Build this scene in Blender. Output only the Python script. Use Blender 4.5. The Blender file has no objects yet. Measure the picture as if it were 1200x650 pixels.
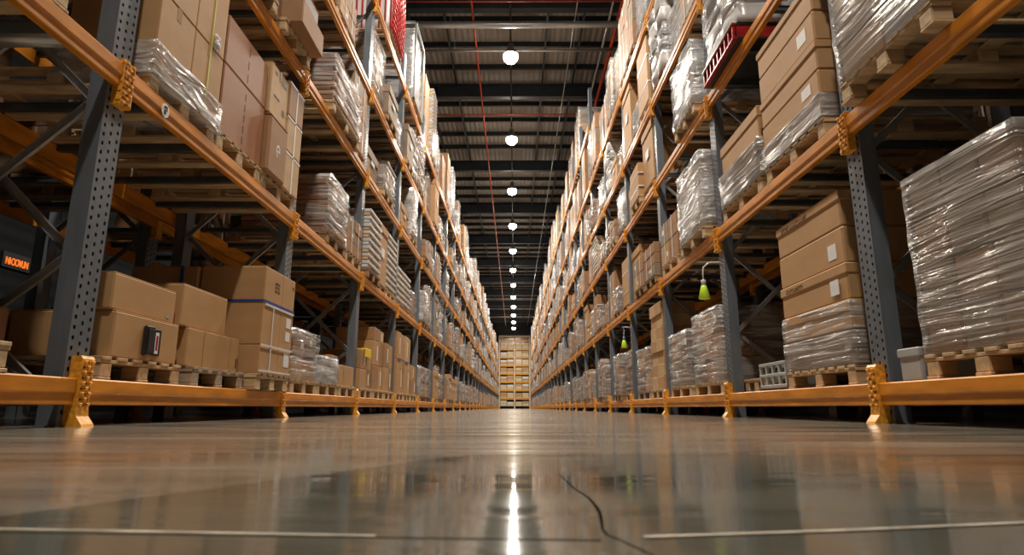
import bpy, bmesh, math, random
from mathutils import Vector, Matrix
random.seed(7)
C = bpy.context.scene.collection
PI = math.pi

# ------------------------------------------------------------------ materials
def new_mat(name):
    m = bpy.data.materials.new(name); m.use_nodes = True
    nt = m.node_tree; b = nt.nodes['Principled BSDF']
    return m, nt, b

def paint(name, col, rough=.4, metal=0., var=.15, scale=(6, 6, 6), bump=.02, coat=0., spec=.5):
    m, nt, b = new_mat(name)
    tc = nt.nodes.new('ShaderNodeTexCoord'); mp = nt.nodes.new('ShaderNodeMapping')
    mp.inputs['Scale'].default_value = scale
    n = nt.nodes.new('ShaderNodeTexNoise'); n.inputs['Scale'].default_value = 1; n.inputs['Detail'].default_value = 5
    r = nt.nodes.new('ShaderNodeValToRGB')
    r.color_ramp.elements[0].position = .3; r.color_ramp.elements[1].position = .7
    r.color_ramp.elements[0].color = [c*(1-var) for c in col]+[1]
    r.color_ramp.elements[1].color = [min(1, c*(1+var)) for c in col]+[1]
    nt.links.new(tc.outputs['Object'], mp.inputs[0]); nt.links.new(mp.outputs[0], n.inputs['Vector'])
    nt.links.new(n.outputs['Fac'], r.inputs[0]); nt.links.new(r.outputs[0], b.inputs['Base Color'])
    b.inputs['Roughness'].default_value = rough; b.inputs['Metallic'].default_value = metal
    b.inputs['Coat Weight'].default_value = coat; b.inputs['Coat Roughness'].default_value = .15
    b.inputs['Specular IOR Level'].default_value = spec
    if bump:
        bp = nt.nodes.new('ShaderNodeBump'); bp.inputs['Strength'].default_value = .4; bp.inputs['Distance'].default_value = bump
        nt.links.new(n.outputs['Fac'], bp.inputs['Height']); nt.links.new(bp.outputs[0], b.inputs['Normal'])
    return m

def emis(name, col, s):
    m, nt, b = new_mat(name)
    b.inputs['Base Color'].default_value = (*col, 1); b.inputs['Emission Color'].default_value = (*col, 1)
    b.inputs['Emission Strength'].default_value = s
    return m

def film(name, lo, hi, col=(.75, .76, .78), scale=(2, 2.2, 26), rot=.5):
    m, nt, b = new_mat(name)
    tc = nt.nodes.new('ShaderNodeTexCoord'); mp = nt.nodes.new('ShaderNodeMapping')
    mp.inputs['Scale'].default_value = scale; mp.inputs['Rotation'].default_value = (rot, 0, 0)
    n = nt.nodes.new('ShaderNodeTexNoise'); n.inputs['Scale'].default_value = 1; n.inputs['Detail'].default_value = 4
    n.inputs['Distortion'].default_value = .6
    mr = nt.nodes.new('ShaderNodeMapRange')
    mr.inputs['From Min'].default_value = .38; mr.inputs['From Max'].default_value = .72
    mr.inputs['To Min'].default_value = lo; mr.inputs['To Max'].default_value = hi
    bp = nt.nodes.new('ShaderNodeBump'); bp.inputs['Strength'].default_value = 1; bp.inputs['Distance'].default_value = .035
    nt.links.new(tc.outputs['Object'], mp.inputs[0]); nt.links.new(mp.outputs[0], n.inputs['Vector'])
    nt.links.new(n.outputs['Fac'], mr.inputs['Value']); nt.links.new(mr.outputs[0], b.inputs['Alpha'])
    nt.links.new(n.outputs['Fac'], bp.inputs['Height']); nt.links.new(bp.outputs[0], b.inputs['Normal'])
    b.inputs['Base Color'].default_value = (*col, 1); b.inputs['Roughness'].default_value = .13
    b.inputs['Specular IOR Level'].default_value = .9
    return m

M = {}
M['orange'] = paint('orange_paint', (.6, .215, .013), .42, 0, .3, (9, 3, 14), .004, .08)
M['orange_rough'] = paint('orange_cast', (.8, .34, .03), .4, 0, .35, (40, 40, 40), .012, .2)
M['post'] = paint('blue_grey_post', (.15, .175, .21), .36, .25, .15, (14, 14, 3), .003, .2)
M['brace'] = paint('grey_brace', (.3, .3, .3), .38, .4, .12, (12, 12, 12), .002)
M['bar'] = paint('galvanised_bar', (.09, .105, .12), .4, .5, .15, (8, 8, 8), .002)  # bar colour darkened to deepen the shade under the shelves
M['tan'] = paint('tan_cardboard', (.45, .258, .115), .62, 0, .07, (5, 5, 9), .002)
M['tan2'] = paint('pale_cardboard', (.52, .34, .18), .62, 0, .1, (5, 5, 9), .003)
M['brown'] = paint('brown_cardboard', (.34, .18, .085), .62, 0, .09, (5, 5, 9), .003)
M['redbrown'] = paint('reddish_cardboard', (.33, .145, .07), .5, 0, .08, (5, 5, 9), .002)
M['greybrown'] = paint('greyish_cardboard', (.26, .19, .13), .6, 0, .15, (6, 6, 9), .003)
M['planks'] = paint('reddish_boards', (.3, .14, .08), .5, 0, .4, (3, 5, 22), .004)
M['wood_dark'] = paint('shade_dark_pallet_wood', (.27, .17, .09), .75, 0, .35, (4, 22, 22), .004)  # pallet wood with the shade of the rack interior put into its colour
M['darkcard'] = paint('dark_cardboard', (.17, .1, .055), .65, 0, .15, (5, 5, 9), .003)  # cardboard darkened to paint in the shade of the back racks
M['wood'] = paint('pallet_wood', (.5, .35, .2), .7, 0, .3, (4, 22, 22), .004)
M['wood_grey'] = paint('weathered_pallet_wood', (.36, .28, .2), .75, 0, .3, (4, 22, 22), .004)
M['white'] = paint('white_plastic', (.55, .55, .56), .3, 0, .06, (6, 6, 6), .004, .2)
M['label'] = paint('white_paper', (.75, .76, .78), .5, 0, .05, (20, 20, 20), 0)
M['ink'] = paint('black_ink', (.015, .014, .014), .5, 0, .1, (9, 9, 9), 0)
M['black'] = paint('black_plastic', (.02, .02, .022), .3, 0, .1, (9, 9, 9), 0)
M['blue'] = paint('blue_strap', (.02, .06, .3), .35, 0, .1, (9, 9, 9), 0)
M['bluep'] = paint('blue_plastic', (.12, .22, .42), .4, 0, .15, (9, 9, 9), .003)
M['red'] = paint('red_plastic', (.3, .01, .012), .3, 0, .45, (12, 20, 12), .003)
M['netred'] = paint('red_net', (.75, .03, .03), .4, 0, .1, (9, 9, 9), 0)
M['yellow'] = paint('yellow_sheet', (.85, .62, .03), .4, 0, .1, (9, 9, 9), .004)
M['lime'] = paint('lime_plastic', (.62, .95, .05), .4, 0, .08, (9, 9, 9), 0)
M['strapy'] = paint('yellow_green_strap', (.5, .5, .08), .4, 0, .1, (9, 9, 9), 0)
M['strapw'] = paint('white_strap', (.7, .72, .75), .35, 0, .08, (9, 9, 9), 0)
M['tape'] = paint('packing_tape_brown', (.4, .25, .13), .2, 0, .08, (5, 9, 9), 0, .5)
M['greybox'] = paint('grey_plastic', (.36, .38, .38), .45, 0, .08, (6, 6, 6), .003)
M['redpipe'] = paint('red_pipe', (.5, .07, .025), .4, .1, .15, (5, 5, 5), 0)
M['duct'] = paint('galvanised_duct', (.45, .46, .47), .3, .7, .12, (3, 8, 8), .004)
M['girder'] = paint('dark_girder', (.025, .033, .042), .5, .2, .15, (2, 2, 2), 0)
M['purlin'] = paint('dark_purlin', (.02, .024, .028), .5, .2, .1, (2, 2, 2), 0)
M['housing'] = paint('lamp_housing', (.3, .3, .3), .35, .8, .1, (8, 8, 8), 0)
M['lens'] = emis('lamp_lens', (1., .93, .8), 60)
M['orangelit'] = emis('orange_letters', (1., .22, .02), .5)
M['film'] = film('stretch_film', .08, .75, (.55, .56, .58))
M['film_heavy'] = film('dense_stretch_film', .36, .9, (.36, .335, .32), (1.5, 1.3, 24), .2)
M['film_white'] = film('white_stretch_film', .25, 1., (.6, .61, .64), (4, 3, 16), .2)

def ceiling_mat():
    m, nt, b = new_mat('roof_sheet')
    tc = nt.nodes.new('ShaderNodeTexCoord')
    w = nt.nodes.new('ShaderNodeTexWave'); w.inputs['Scale'].default_value = 1.5; w.bands_direction = 'X'
    n = nt.nodes.new('ShaderNodeTexNoise'); n.inputs['Scale'].default_value = .5
    r = nt.nodes.new('ShaderNodeValToRGB')
    r.color_ramp.elements[0].color = (.2, .185, .165, 1); r.color_ramp.elements[1].color = (.34, .32, .29, 1)
    bp = nt.nodes.new('ShaderNodeBump'); bp.inputs['Strength'].default_value = .5; bp.inputs['Distance'].default_value = .05
    nt.links.new(tc.outputs['Object'], w.inputs['Vector']); nt.links.new(tc.outputs['Object'], n.inputs['Vector'])
    nt.links.new(n.outputs['Fac'], r.inputs[0]); nt.links.new(r.outputs[0], b.inputs['Base Color'])
    nt.links.new(w.outputs['Fac'], bp.inputs['Height']); nt.links.new(bp.outputs[0], b.inputs['Normal'])
    b.inputs['Roughness'].default_value = .6
    return m
M['cream'] = paint('cream_cardboard', (.72, .58, .4), .6, 0, .12, (5, 5, 9), .002)
M['roof'] = ceiling_mat()

def wall_mat():
    m, nt, b = new_mat('wall_sheet')
    tc = nt.nodes.new('ShaderNodeTexCoord')
    w = nt.nodes.new('ShaderNodeTexWave'); w.inputs['Scale'].default_value = 1.; w.bands_direction = 'Z'
    bp = nt.nodes.new('ShaderNodeBump'); bp.inputs['Strength'].default_value = .5; bp.inputs['Distance'].default_value = .04
    nt.links.new(tc.outputs['Object'], w.inputs['Vector'])
    nt.links.new(w.outputs['Fac'], bp.inputs['Height']); nt.links.new(bp.outputs[0], b.inputs['Normal'])
    b.inputs['Base Color'].default_value = (.012, .013, .015, 1); b.inputs['Roughness'].default_value = .9; b.inputs['Specular IOR Level'].default_value = .1
    return m
M['wall'] = wall_mat()

def floor_mat():
    m, nt, b = new_mat('polished_concrete')
    N = nt.nodes.new; L = nt.links.new
    tc = N('ShaderNodeTexCoord')
    big = N('ShaderNodeTexNoise'); big.inputs['Scale'].default_value = 1.3; big.inputs['Detail'].default_value = 6; big.inputs['Distortion'].default_value = 1.2
    L(tc.outputs['Object'], big.inputs['Vector'])
    mp = N('ShaderNodeMapping'); mp.inputs['Scale'].default_value = (.9, 7, 1); L(tc.outputs['Object'], mp.inputs[0])
    st = N('ShaderNodeTexNoise'); st.inputs['Scale'].default_value = 1.; st.inputs['Detail'].default_value = 6; st.inputs['Distortion'].default_value = .8
    L(mp.outputs[0], st.inputs['Vector'])
    r = N('ShaderNodeValToRGB')
    r.color_ramp.elements[0].position = .35; r.color_ramp.elements[1].position = .68
    r.color_ramp.elements[0].color = (.12, .11, .092, 1); r.color_ramp.elements[1].color = (.27, .24, .19, 1)
    mx = N('ShaderNodeMath'); mx.operation = 'ADD'; h1 = N('ShaderNodeMath'); h1.operation = 'MULTIPLY'; h1.inputs[1].default_value = .5
    h2 = N('ShaderNodeMath'); h2.operation = 'MULTIPLY'; h2.inputs[1].default_value = .5
    L(big.outputs['Fac'], h1.inputs[0]); L(st.outputs['Fac'], h2.inputs[0]); L(h1.outputs[0], mx.inputs[0]); L(h2.outputs[0], mx.inputs[1])
    L(mx.outputs[0], r.inputs[0])
    # darker sealed slab: everything on the aisle side of a diagonal pour line
    sep = N('ShaderNodeSeparateXYZ'); L(tc.outputs['Object'], sep.inputs[0])
    ml = N('ShaderNodeMath'); ml.operation = 'MULTIPLY'; ml.inputs[1].default_value = 1.; L(sep.outputs['Y'], ml.inputs[0])
    ax = N('ShaderNodeMath'); ax.operation = 'MULTIPLY_ADD'; ax.inputs[1].default_value = 2.04; ax.inputs[2].default_value = 1.44
    L(sep.outputs['X'], ax.inputs[0])
    cmpn = N('ShaderNodeMath'); cmpn.operation = 'LESS_THAN'; L(ml.outputs[0], cmpn.inputs[0]); L(ax.outputs[0], cmpn.inputs[1])
    cx = N('ShaderNodeMath'); cx.operation = 'LESS_THAN'; cx.inputs[1].default_value = 1.25; L(sep.outputs['Y'], cx.inputs[0])
    cc = N('ShaderNodeMath'); cc.operation = 'MULTIPLY'; L(cmpn.outputs[0], cc.inputs[0]); L(cx.outputs[0], cc.inputs[1])
    dk = N('ShaderNodeMixRGB'); dk.blend_type = 'MULTIPLY'; dk.inputs[2].default_value = (.5, .55, .55, 1)
    L(cc.outputs[0], dk.inputs[0]); L(r.outputs[0], dk.inputs[1])
    L(dk.outputs[0], b.inputs['Base Color'])
    rr = N('ShaderNodeMapRange'); rr.inputs['From Min'].default_value = .35; rr.inputs['From Max'].default_value = .7
    rr.inputs['To Min'].default_value = .05; rr.inputs['To Max'].default_value = .16
    L(st.outputs['Fac'], rr.inputs['Value'])
    inv = N('ShaderNodeMath'); inv.operation = 'MULTIPLY_ADD'; inv.inputs[1].default_value = -.035; inv.inputs[2].default_value = .035; L(cc.outputs[0], inv.inputs[0])
    ra = N('ShaderNodeMath'); ra.operation = 'ADD'; L(rr.outputs[0], ra.inputs[0]); L(inv.outputs[0], ra.inputs[1]); L(ra.outputs[0], b.inputs['Roughness'])
    bp = N('ShaderNodeBump'); bp.inputs['Strength'].default_value = .25; bp.inputs['Distance'].default_value = .006
    L(st.outputs['Fac'], bp.inputs['Height']); L(bp.outputs[0], b.inputs['Normal'])
    b.inputs['Specular IOR Level'].default_value = 1.
    return m
M['floor'] = floor_mat()
M['joint'] = paint('joint_filler', (.012, .011, .01), .95, 0, .2, (9, 9, 9), 0, 0, 0)
M['joint_pale'] = paint('joint_edge', (.62, .55, .45), .45, 0, .35, (30, 9, 9), 0)

# ------------------------------------------------------------------ mesh builder
class MB:
    def __init__(s): s.bm = bmesh.new(); s.mats = []
    def mi(s, m):
        if m not in s.mats: s.mats.append(m)
        return s.mats.index(m)
    def box(s, x0, x1, y0, y1, z0, z1, m='tan', bev=0, rz=0, mtx=None):
        hx, hy, hz = (x1-x0)/2, (y1-y0)/2, (z1-z0)/2
        T = Matrix.Translation(((x0+x1)/2, (y0+y1)/2, (z0+z1)/2)) @ Matrix.Rotation(rz, 4, 'Z')
        if mtx is not None: T = mtx @ T
        k = s.mi(m); nv = s.bm.verts.new; nf = s.bm.faces.new
        b = min(bev, abs(hx)*.45, abs(hy)*.45, abs(hz)*.45)
        S3 = [(i, j, q) for i in (-1, 1) for j in (-1, 1) for q in (-1, 1)]
        if not b:
            V = {c: nv(T @ Vector((c[0]*hx, c[1]*hy, c[2]*hz))) for c in S3}
            fs = [[(a, -1, -1), (a, 1, -1), (a, 1, 1), (a, -1, 1)] for a in (-1, 1)]+[[(-1, a, -1), (1, a, -1), (1, a, 1), (-1, a, 1)] for a in (-1, 1)]+[[(-1, -1, a), (1, -1, a), (1, 1, a), (-1, 1, a)] for a in (-1, 1)]
            for f in fs: nf([V[c] for c in f]).material_index = k
            return
        V = {}
        for c in S3:
            for ax in range(3):
                p = [c[0]*(hx-b), c[1]*(hy-b), c[2]*(hz-b)]; p[ax] = c[ax]*(hx, hy, hz)[ax]
                V[c, ax] = nv(T @ Vector(p))
        for ax in range(3):
            o1, o2 = [q for q in range(3) if q != ax]
            for a in (-1, 1):
                f = []
                for u, w in ((-1, -1), (1, -1), (1, 1), (-1, 1)):
                    c = [0, 0, 0]; c[ax] = a; c[o1] = u; c[o2] = w; f.append(V[tuple(c), ax])
                nf(f).material_index = k
            for u in (-1, 1):
                for w in (-1, 1):
                    c0 = [0, 0, 0]; c0[ax] = -1; c0[o1] = u; c0[o2] = w; c1 = list(c0); c1[ax] = 1; c0 = tuple(c0); c1 = tuple(c1)
                    nf([V[c0, o1], V[c1, o1], V[c1, o2], V[c0, o2]]).material_index = k
        for c in S3: nf([V[c, 0], V[c, 1], V[c, 2]]).material_index = k
    def puff(s, x0, x1, y0, y1, z0, z1, m, n=5, amp=.02, rnd=.0):
        """box with a subdivided skin pushed about by a smooth pseudo noise"""
        r = bmesh.ops.create_cube(s.bm, size=1)
        vs = r['verts']; es = list(set(e for v in vs for e in v.link_edges)); fs = set(f for v in vs for f in v.link_faces)
        rs = bmesh.ops.subdivide_edges(s.bm, edges=es, cuts=n, use_grid_fill=True)
        allf = set(f for f in fs if f.is_valid) | set(g for g in rs['geom'] if isinstance(g, bmesh.types.BMFace))
        vs = list(set(v for f in allf for v in f.verts)); allf = set(f for v in vs for f in v.link_faces)
        ph = random.random()*50
        for v in vs:
            c = v.co.copy()
            if rnd:
                d = c.normalized()*.62
                c = c.lerp(d, rnd)
            p = Vector((x0+(c.x+.5)*(x1-x0), y0+(c.y+.5)*(y1-y0), z0+(c.z+.5)*(z1-z0)))
            nn = math.sin(p.x*9+ph+p.z*17)+math.sin(p.y*13+ph*2-p.z*9)+math.sin(p.z*31+p.y*7+ph)
            d = v.co.normalized()
            p += Vector((d.x, d.y, d.z*.3))*nn*amp*.4
            v.co = p
        k = s.mi(m)
        for f in allf: f.material_index = k; f.smooth = True
    def tube(s, pts, r, m, seg=10):
        k = s.mi(m); rings = []
        n = len(pts); P = [Vector(p) for p in pts]
        for i, p in enumerate(P):
            d = (P[min(i+1, n-1)]-P[max(i-1, 0)]).normalized()
            u = d.orthogonal().normalized()
            if i and rings:  # keep the frame from twisting
                u = (pu - d*pu.dot(d)).normalized()
            pu = u; w = d.cross(u)
            rr = r[i] if isinstance(r, (list, tuple)) else r
            rings.append([s.bm.verts.new(p+(u*math.cos(a)+w*math.sin(a))*rr) for a in [2*PI*j/seg for j in range(seg)]])
        for a, b_ in zip(rings, rings[1:]):
            for j in range(seg):
                f = s.bm.faces.new((a[j], a[(j+1) % seg], b_[(j+1) % seg], b_[j])); f.material_index = k; f.smooth = True
        for ring in (rings[0][::-1], rings[-1]):
            f = s.bm.faces.new(ring); f.material_index = k
    def prism(s, prof, y0, y1, m, axis='y'):
        """profile [(a,b)] extruded; axis y: (x,z) ; axis z: (x,y)"""
        k = s.mi(m)
        def mk(a, b_, t):
            return s.bm.verts.new((a, t, b_) if axis == 'y' else ((a, b_, t) if axis == 'z' else (t, a, b_)))
        A = [mk(a, b_, y0) for a, b_ in prof]; B = [mk(a, b_, y1) for a, b_ in prof]
        n = len(prof); fs = []
        for i in range(n): fs.append(s.bm.faces.new((A[i], A[(i+1) % n], B[(i+1) % n], B[i])))
        fs.append(s.bm.faces.new(A[::-1])); fs.append(s.bm.faces.new(B))
        for f in fs: f.material_index = k
    def lathe(s, prof, m, seg=20, c=(0, 0, 0)):
        k = s.mi(m); rings = []
        for r, z in prof:
            rings.append([s.bm.verts.new((c[0]+r*math.cos(2*PI*j/seg), c[1]+r*math.sin(2*PI*j/seg), c[2]+z)) for j in range(seg)])
        for a, b_ in zip(rings, rings[1:]):
            for j in range(seg):
                f = s.bm.faces.new((a[j], a[(j+1) % seg], b_[(j+1) % seg], b_[j])); f.material_index = k; f.smooth = True
        for ring in (rings[0], rings[-1]):
            try: f = s.bm.faces.new(ring); f.material_index = k
            except ValueError: pass
    def mesh(s, name):
        bmesh.ops.recalc_face_normals(s.bm, faces=s.bm.faces)
        me = bpy.data.meshes.new(name); s.bm.to_mesh(me); s.bm.free()
        for m in s.mats: me.materials.append(M[m])
        return me
    def build(s, name, parent=None, loc=None, rz=0):
        return link(name, s.mesh(name), parent, loc, rz)

def link(name, me, parent=None, loc=None, rz=0):
    o = bpy.data.objects.new(name, me); C.objects.link(o)
    if parent: o.parent = parent
    if loc is not None: o.location = loc
    if rz: o.rotation_euler = (0, 0, rz)
    return o
def empty(name, loc=(0, 0, 0), rz=0):
    o = bpy.data.objects.new(name, None); C.objects.link(o); o.location = loc; o.rotation_euler = (0, 0, rz)
    o.empty_display_size = .1
    return o
def tag(o, label, cat, group=None, kind=None):
    o['label'] = label; o['category'] = cat
    if group: o['group'] = group
    if kind: o['kind'] = kind
    return o
def struct(o, label=None):
    o['kind'] = 'structure'
    if label: o['label'] = label
    return o

# ------------------------------------------------------------------ layout numbers
AX = 2.2                              # rack face to aisle centre
Y0 = {-1: 3.07, 1: 3.7}; PITCH = {-1: 2.68, 1: 2.58}
NB = 31
TOPS = [.235, 1.945, 3.485, 4.825, 6.365, 8.2]     # beam tops per level
BH = .13
RD = 1.1                              # frame depth
SN = {-1: 'left', 1: 'right'}
ORD = ['first', 'second', 'third', 'fourth', 'fifth', 'sixth', 'seventh', 'eighth', 'ninth', 'tenth', 'eleventh', 'twelfth']
SHELF = ['floor level', 'first shelf', 'second shelf', 'third shelf', 'fourth shelf', 'top shelf']
SLOT = ['near', 'middle', 'far']
def post_y(S, k): return Y0[S]+PITCH[S]*k
def nlev(S, k): return 6 if (S == 1 and post_y(S, k) > 16) else 5
def rot(S): return 0 if S == -1 else PI
def X(S, d): return S*(AX+d)

# ------------------------------------------------------------------ setting
mb = MB(); mb.box(-9.6, 9.6, -9, 90, -.2, 0, 'floor'); fl = struct(mb.build('floor'), 'polished grey concrete floor')
def strip(pts, w, z, m):
    b_ = MB(); k = b_.mi(m); A = []; B = []
    n = len(pts)
    for i, p in enumerate(pts):
        a = Vector(pts[max(i-1, 0)]); c = Vector(pts[min(i+1, n-1)]); d = (c-a).normalized(); q = Vector((-d.y, d.x))
        ww = w[i] if isinstance(w, list) else w
        A.append(((p[0]+q.x*ww/2), (p[1]+q.y*ww/2))); B.append(((p[0]-q.x*ww/2), (p[1]-q.y*ww/2)))
    tA = [b_.bm.verts.new((*a, z)) for a in A]; tB = [b_.bm.verts.new((*a, z)) for a in B]
    lA = [b_.bm.verts.new((*a, -.002)) for a in A]; lB = [b_.bm.verts.new((*a, -.002)) for a in B]
    for i in range(n-1):
        for q in ((tA[i], tA[i+1], tB[i+1], tB[i]), (tA[i], lA[i], lA[i+1], tA[i+1]), (tB[i], tB[i+1], lB[i+1], lB[i])):
            f = b_.bm.faces.new(q); f.material_index = k
    return b_
o = strip([(-4, .62), (-.38, .478), (0, .455), (.06, .452)], .002, .0004, 'joint').build('floor_joint', fl)
o = strip([(-4, .634), (-.38, .49), (-.1, .466)], .0035, .0005, 'joint_pale').build('joint_edge', fl)
o = strip([(.092, .463), (.25, .488), (.41, .52), (4, 1.1)], .004, .0006, 'joint_pale').build('joint_edge', fl)
o = strip([(.092, .458), (.25, .483), (.41, .515), (4, 1.095)], .002, .0004, 'joint').build('floor_joint', fl)
o = strip([(.062, .889), (.068, .733), (.076, .658), (.076, .6), (.075, .569), (.071, .53), (.0665, .49), (.067, .47), (.073, .455), (.086, .409), (.11, .35)], [.0006, .0015, .0025, .003, .0032, .003, .002, .0018, .0015, .0012, .001], .0004, 'joint').build('floor_crack', fl)
mb = MB(); mb.box(-9.6, 9.6, -9, 90, 12.9, 13.1, 'roof'); ce = struct(mb.build('ceiling'), 'dark grey sheet roof with girders')
mb = MB(); mb.box(-9.8, -9.6, -9, 90, 0, 13, 'wall'); struct(mb.build('wall_left'))
mb = MB(); mb.box(9.6, 9.8, -9, 90, 0, 13, 'wall'); struct(mb.build('wall_right'))
mb = MB(); mb.box(-9.8, 9.8, 90, 90.2, 0, 13, 'wall'); struct(mb.build('wall_back'))
mb = MB(); mb.box(-9.8, 9.8, -9.2, -9, 0, 13, 'wall'); struct(mb.build('wall_front'))
GY = [2.5, 9.6, 16.6, 22.0, 29.6, 36.6, 43.8, 51, 58, 65, 72, 79, 86]
for gy in GY:
    g = MB(); g.box(-9.6, 9.6, gy-.12, gy+.12, 12.05, 12.1, 'girder'); g.box(-9.6, 9.6, gy-.02, gy+.02, 12.1, 12.55, 'girder'); g.box(-9.6, 9.6, gy-.12, gy+.12, 12.55, 12.6, 'girder')
    for xx in (-6, -3, 3, 6): g.box(xx-.01, xx+.01, gy-.11, gy+.11, 12.1, 12.55, 'girder')
    g.build('roof_girder', ce)
yy = -8.
while yy < 89.5:
    if min(abs(yy-g) for g in GY) > .3:
        g = MB(); g.box(-9.6, 9.6, yy-.03, yy+.03, 12.72, 12.9, 'purlin'); g.box(-9.6, 9.6, yy-.05, yy+.05, 12.7, 12.72, 'purlin'); g.build('roof_purlin', ce)
    yy += 1.45
for xx in (-8, -5.7, -3.5, -2.3, 1.1, 2.3, 3.9, 5.7, 8):
    g = MB(); g.box(xx-.035, xx+.035, -9, 90, 12.66, 12.74, 'purlin'); g.build('roof_batten', ce)

def pipe(name, pts, r, m, label, cat, hang=None, seg=10):
    b_ = MB(); b_.tube(pts, r, m, seg); o = b_.build(name); tag(o, label, cat)
    if hang:
        for p in hang:
            h = MB(); h.tube([(p[0], p[1], p[2]), (p[0], p[1], 12.75)], .01, 'housing', 6); h.build('hanger', o)
    return o
pipe('sprinkler_pipe', [(-1.28, -8, 11.95), (-1.28, 89, 11.95)], .032, 'redpipe', 'thin red pipe running down the roof left of the lamps', 'pipe', [(-1.28, q, 11.95) for q in range(5, 85, 8)])
pipe('sprinkler_pipe', [(3.25, -8, 11.95), (3.25, 89, 11.95)], .07, 'redpipe', 'thick red pipe along the roof above the right rack', 'pipe', [(3.25, q, 11.95) for q in range(5, 85, 8)])
pipe('grey_pipe', [(2.95, -8, 11.9), (2.95, 89, 11.9)], .04, 'duct', 'grey pipe along the roof beside the thick red pipe', 'pipe', [(2.95, q, 11.9) for q in range(5, 85, 8)])
pipe('cable_conduit', [(1.9, -8, 12.), (1.9, 89, 12.)], .022, 'duct', 'thin grey conduit along the roof right of the lamps', 'pipe', [(1.9, q, 12.) for q in range(5, 85, 8)])
pipe('sprinkler_pipe', [(-9.5, 15.9, 11.85), (9.5, 15.9, 11.85)], .022, 'redpipe', 'thin red pipe crossing the roof nearest, above the duct', 'pipe', [(q, 15.9, 11.85) for q in (-6, -2, 2, 6)])
pipe('sprinkler_pipe', [(-9.5, 23.1, 11.9), (9.5, 23.1, 11.9)], .025, 'redpipe', 'thin red pipe crossing the roof behind the first lamp', 'pipe', [(q, 23.1, 11.9) for q in (-6, -2, 2, 6)])
pipe('grey_pipe', [(-9.5, 18.35, 11.8), (9.5, 18.35, 11.8)], .045, 'duct', 'pale straight pipe crossing the roof just above first lamp', 'pipe', [(q, 18.35, 11.8) for q in (-6, -2, 2, 6)])
b_ = MB(); pr = [];
q = -9.4
ptsd = []; rd = []
while q < 9.4: ptsd += [(q, 16.95, 11.8), (q+.06, 16.95, 11.8)]; rd += [.1, .112]; q += .12
b_.tube(ptsd, rd, 'duct', 14); dct = tag(b_.build('ribbed_duct'), 'ribbed galvanised duct crossing below the roof', 'duct')
for q in (-6, -2, 2, 6):
    h = MB(); h.tube([(q, 16.95, 11.8), (q, 16.95, 12.75)], .012, 'housing', 6); h.build('hanger', dct)

# ------------------------------------------------------------------ lamps
LX = -.12; LZ = 11.4
b_ = MB(); b_.tube([(LX, -8, 11.98), (LX, 89, 11.98)], .03, 'purlin', 8)
tag(b_.build('lamp_track'), 'dark cable track carrying the row of lamps', 'cable track')
hous = MB(); hous.lathe([(.03, .42), (.09, .4), (.1, .25), (.14, .2), (.25, .03), (.26, 0), (.25, 0)], 'housing', 20); housm = hous.mesh('lamp_housing')
lens = MB(); lens.lathe([(.22, .01), (.24, -.07), (.22, -.16), (.16, -.23), (.09, -.27), (.02, -.28)], 'lens', 18); lensm = lens.mesh('lamp_lens')
rod = MB(); rod.tube([(0, 0, .4), (0, 0, .58)], .02, 'housing', 8); rodm = rod.mesh('hanging_rod')
ly = [-.9+6.3*i for i in range(15)]
LABN = {2: 'nearest lit lamp hanging over the aisle', 3: 'second lit lamp from the top hanging over the aisle', 4: 'third lit lamp from the top hanging over the aisle', 5: 'fourth lit lamp down the aisle', 6: 'fifth lit lamp down the aisle', 7: 'sixth lit lamp down the aisle'}
def lamp(x, y, i, aisle=True):
    e = empty('high_bay_lamp', (x, y, LZ))
    hh = link('lamp_housing', housm, e); link('lamp_lens', lensm, hh)
    r_ = link('hanging_rod', rodm, e)
    if not aisle:
        r_.scale = (1, 1, 1)
    ld = bpy.data.lights.new('lamp_light', 'AREA'); ld.shape = 'DISK'; ld.size = .4; ld.energy = 560; ld.spread = math.radians(160); ld.color = (1, .9, .76)
    lo = bpy.data.objects.new('lamp_light', ld); C.objects.link(lo); lo.parent = e; lo.location = (0, 0, -.3)
    return e
for i, y in enumerate(ly):
    e = lamp(LX, y, i)
    if i-1 in LABN: tag(e, LABN[i-1], 'lamp', 'lamps over the aisle')
    elif i < 3: tag(e, 'round high bay lamp over the near end, %s of the row' % ORD[i], 'lamp', 'lamps over the aisle')
    else: tag(e, 'small distant lamp glowing near the far end of the roof', 'lamp', 'lamps over the aisle')

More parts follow.
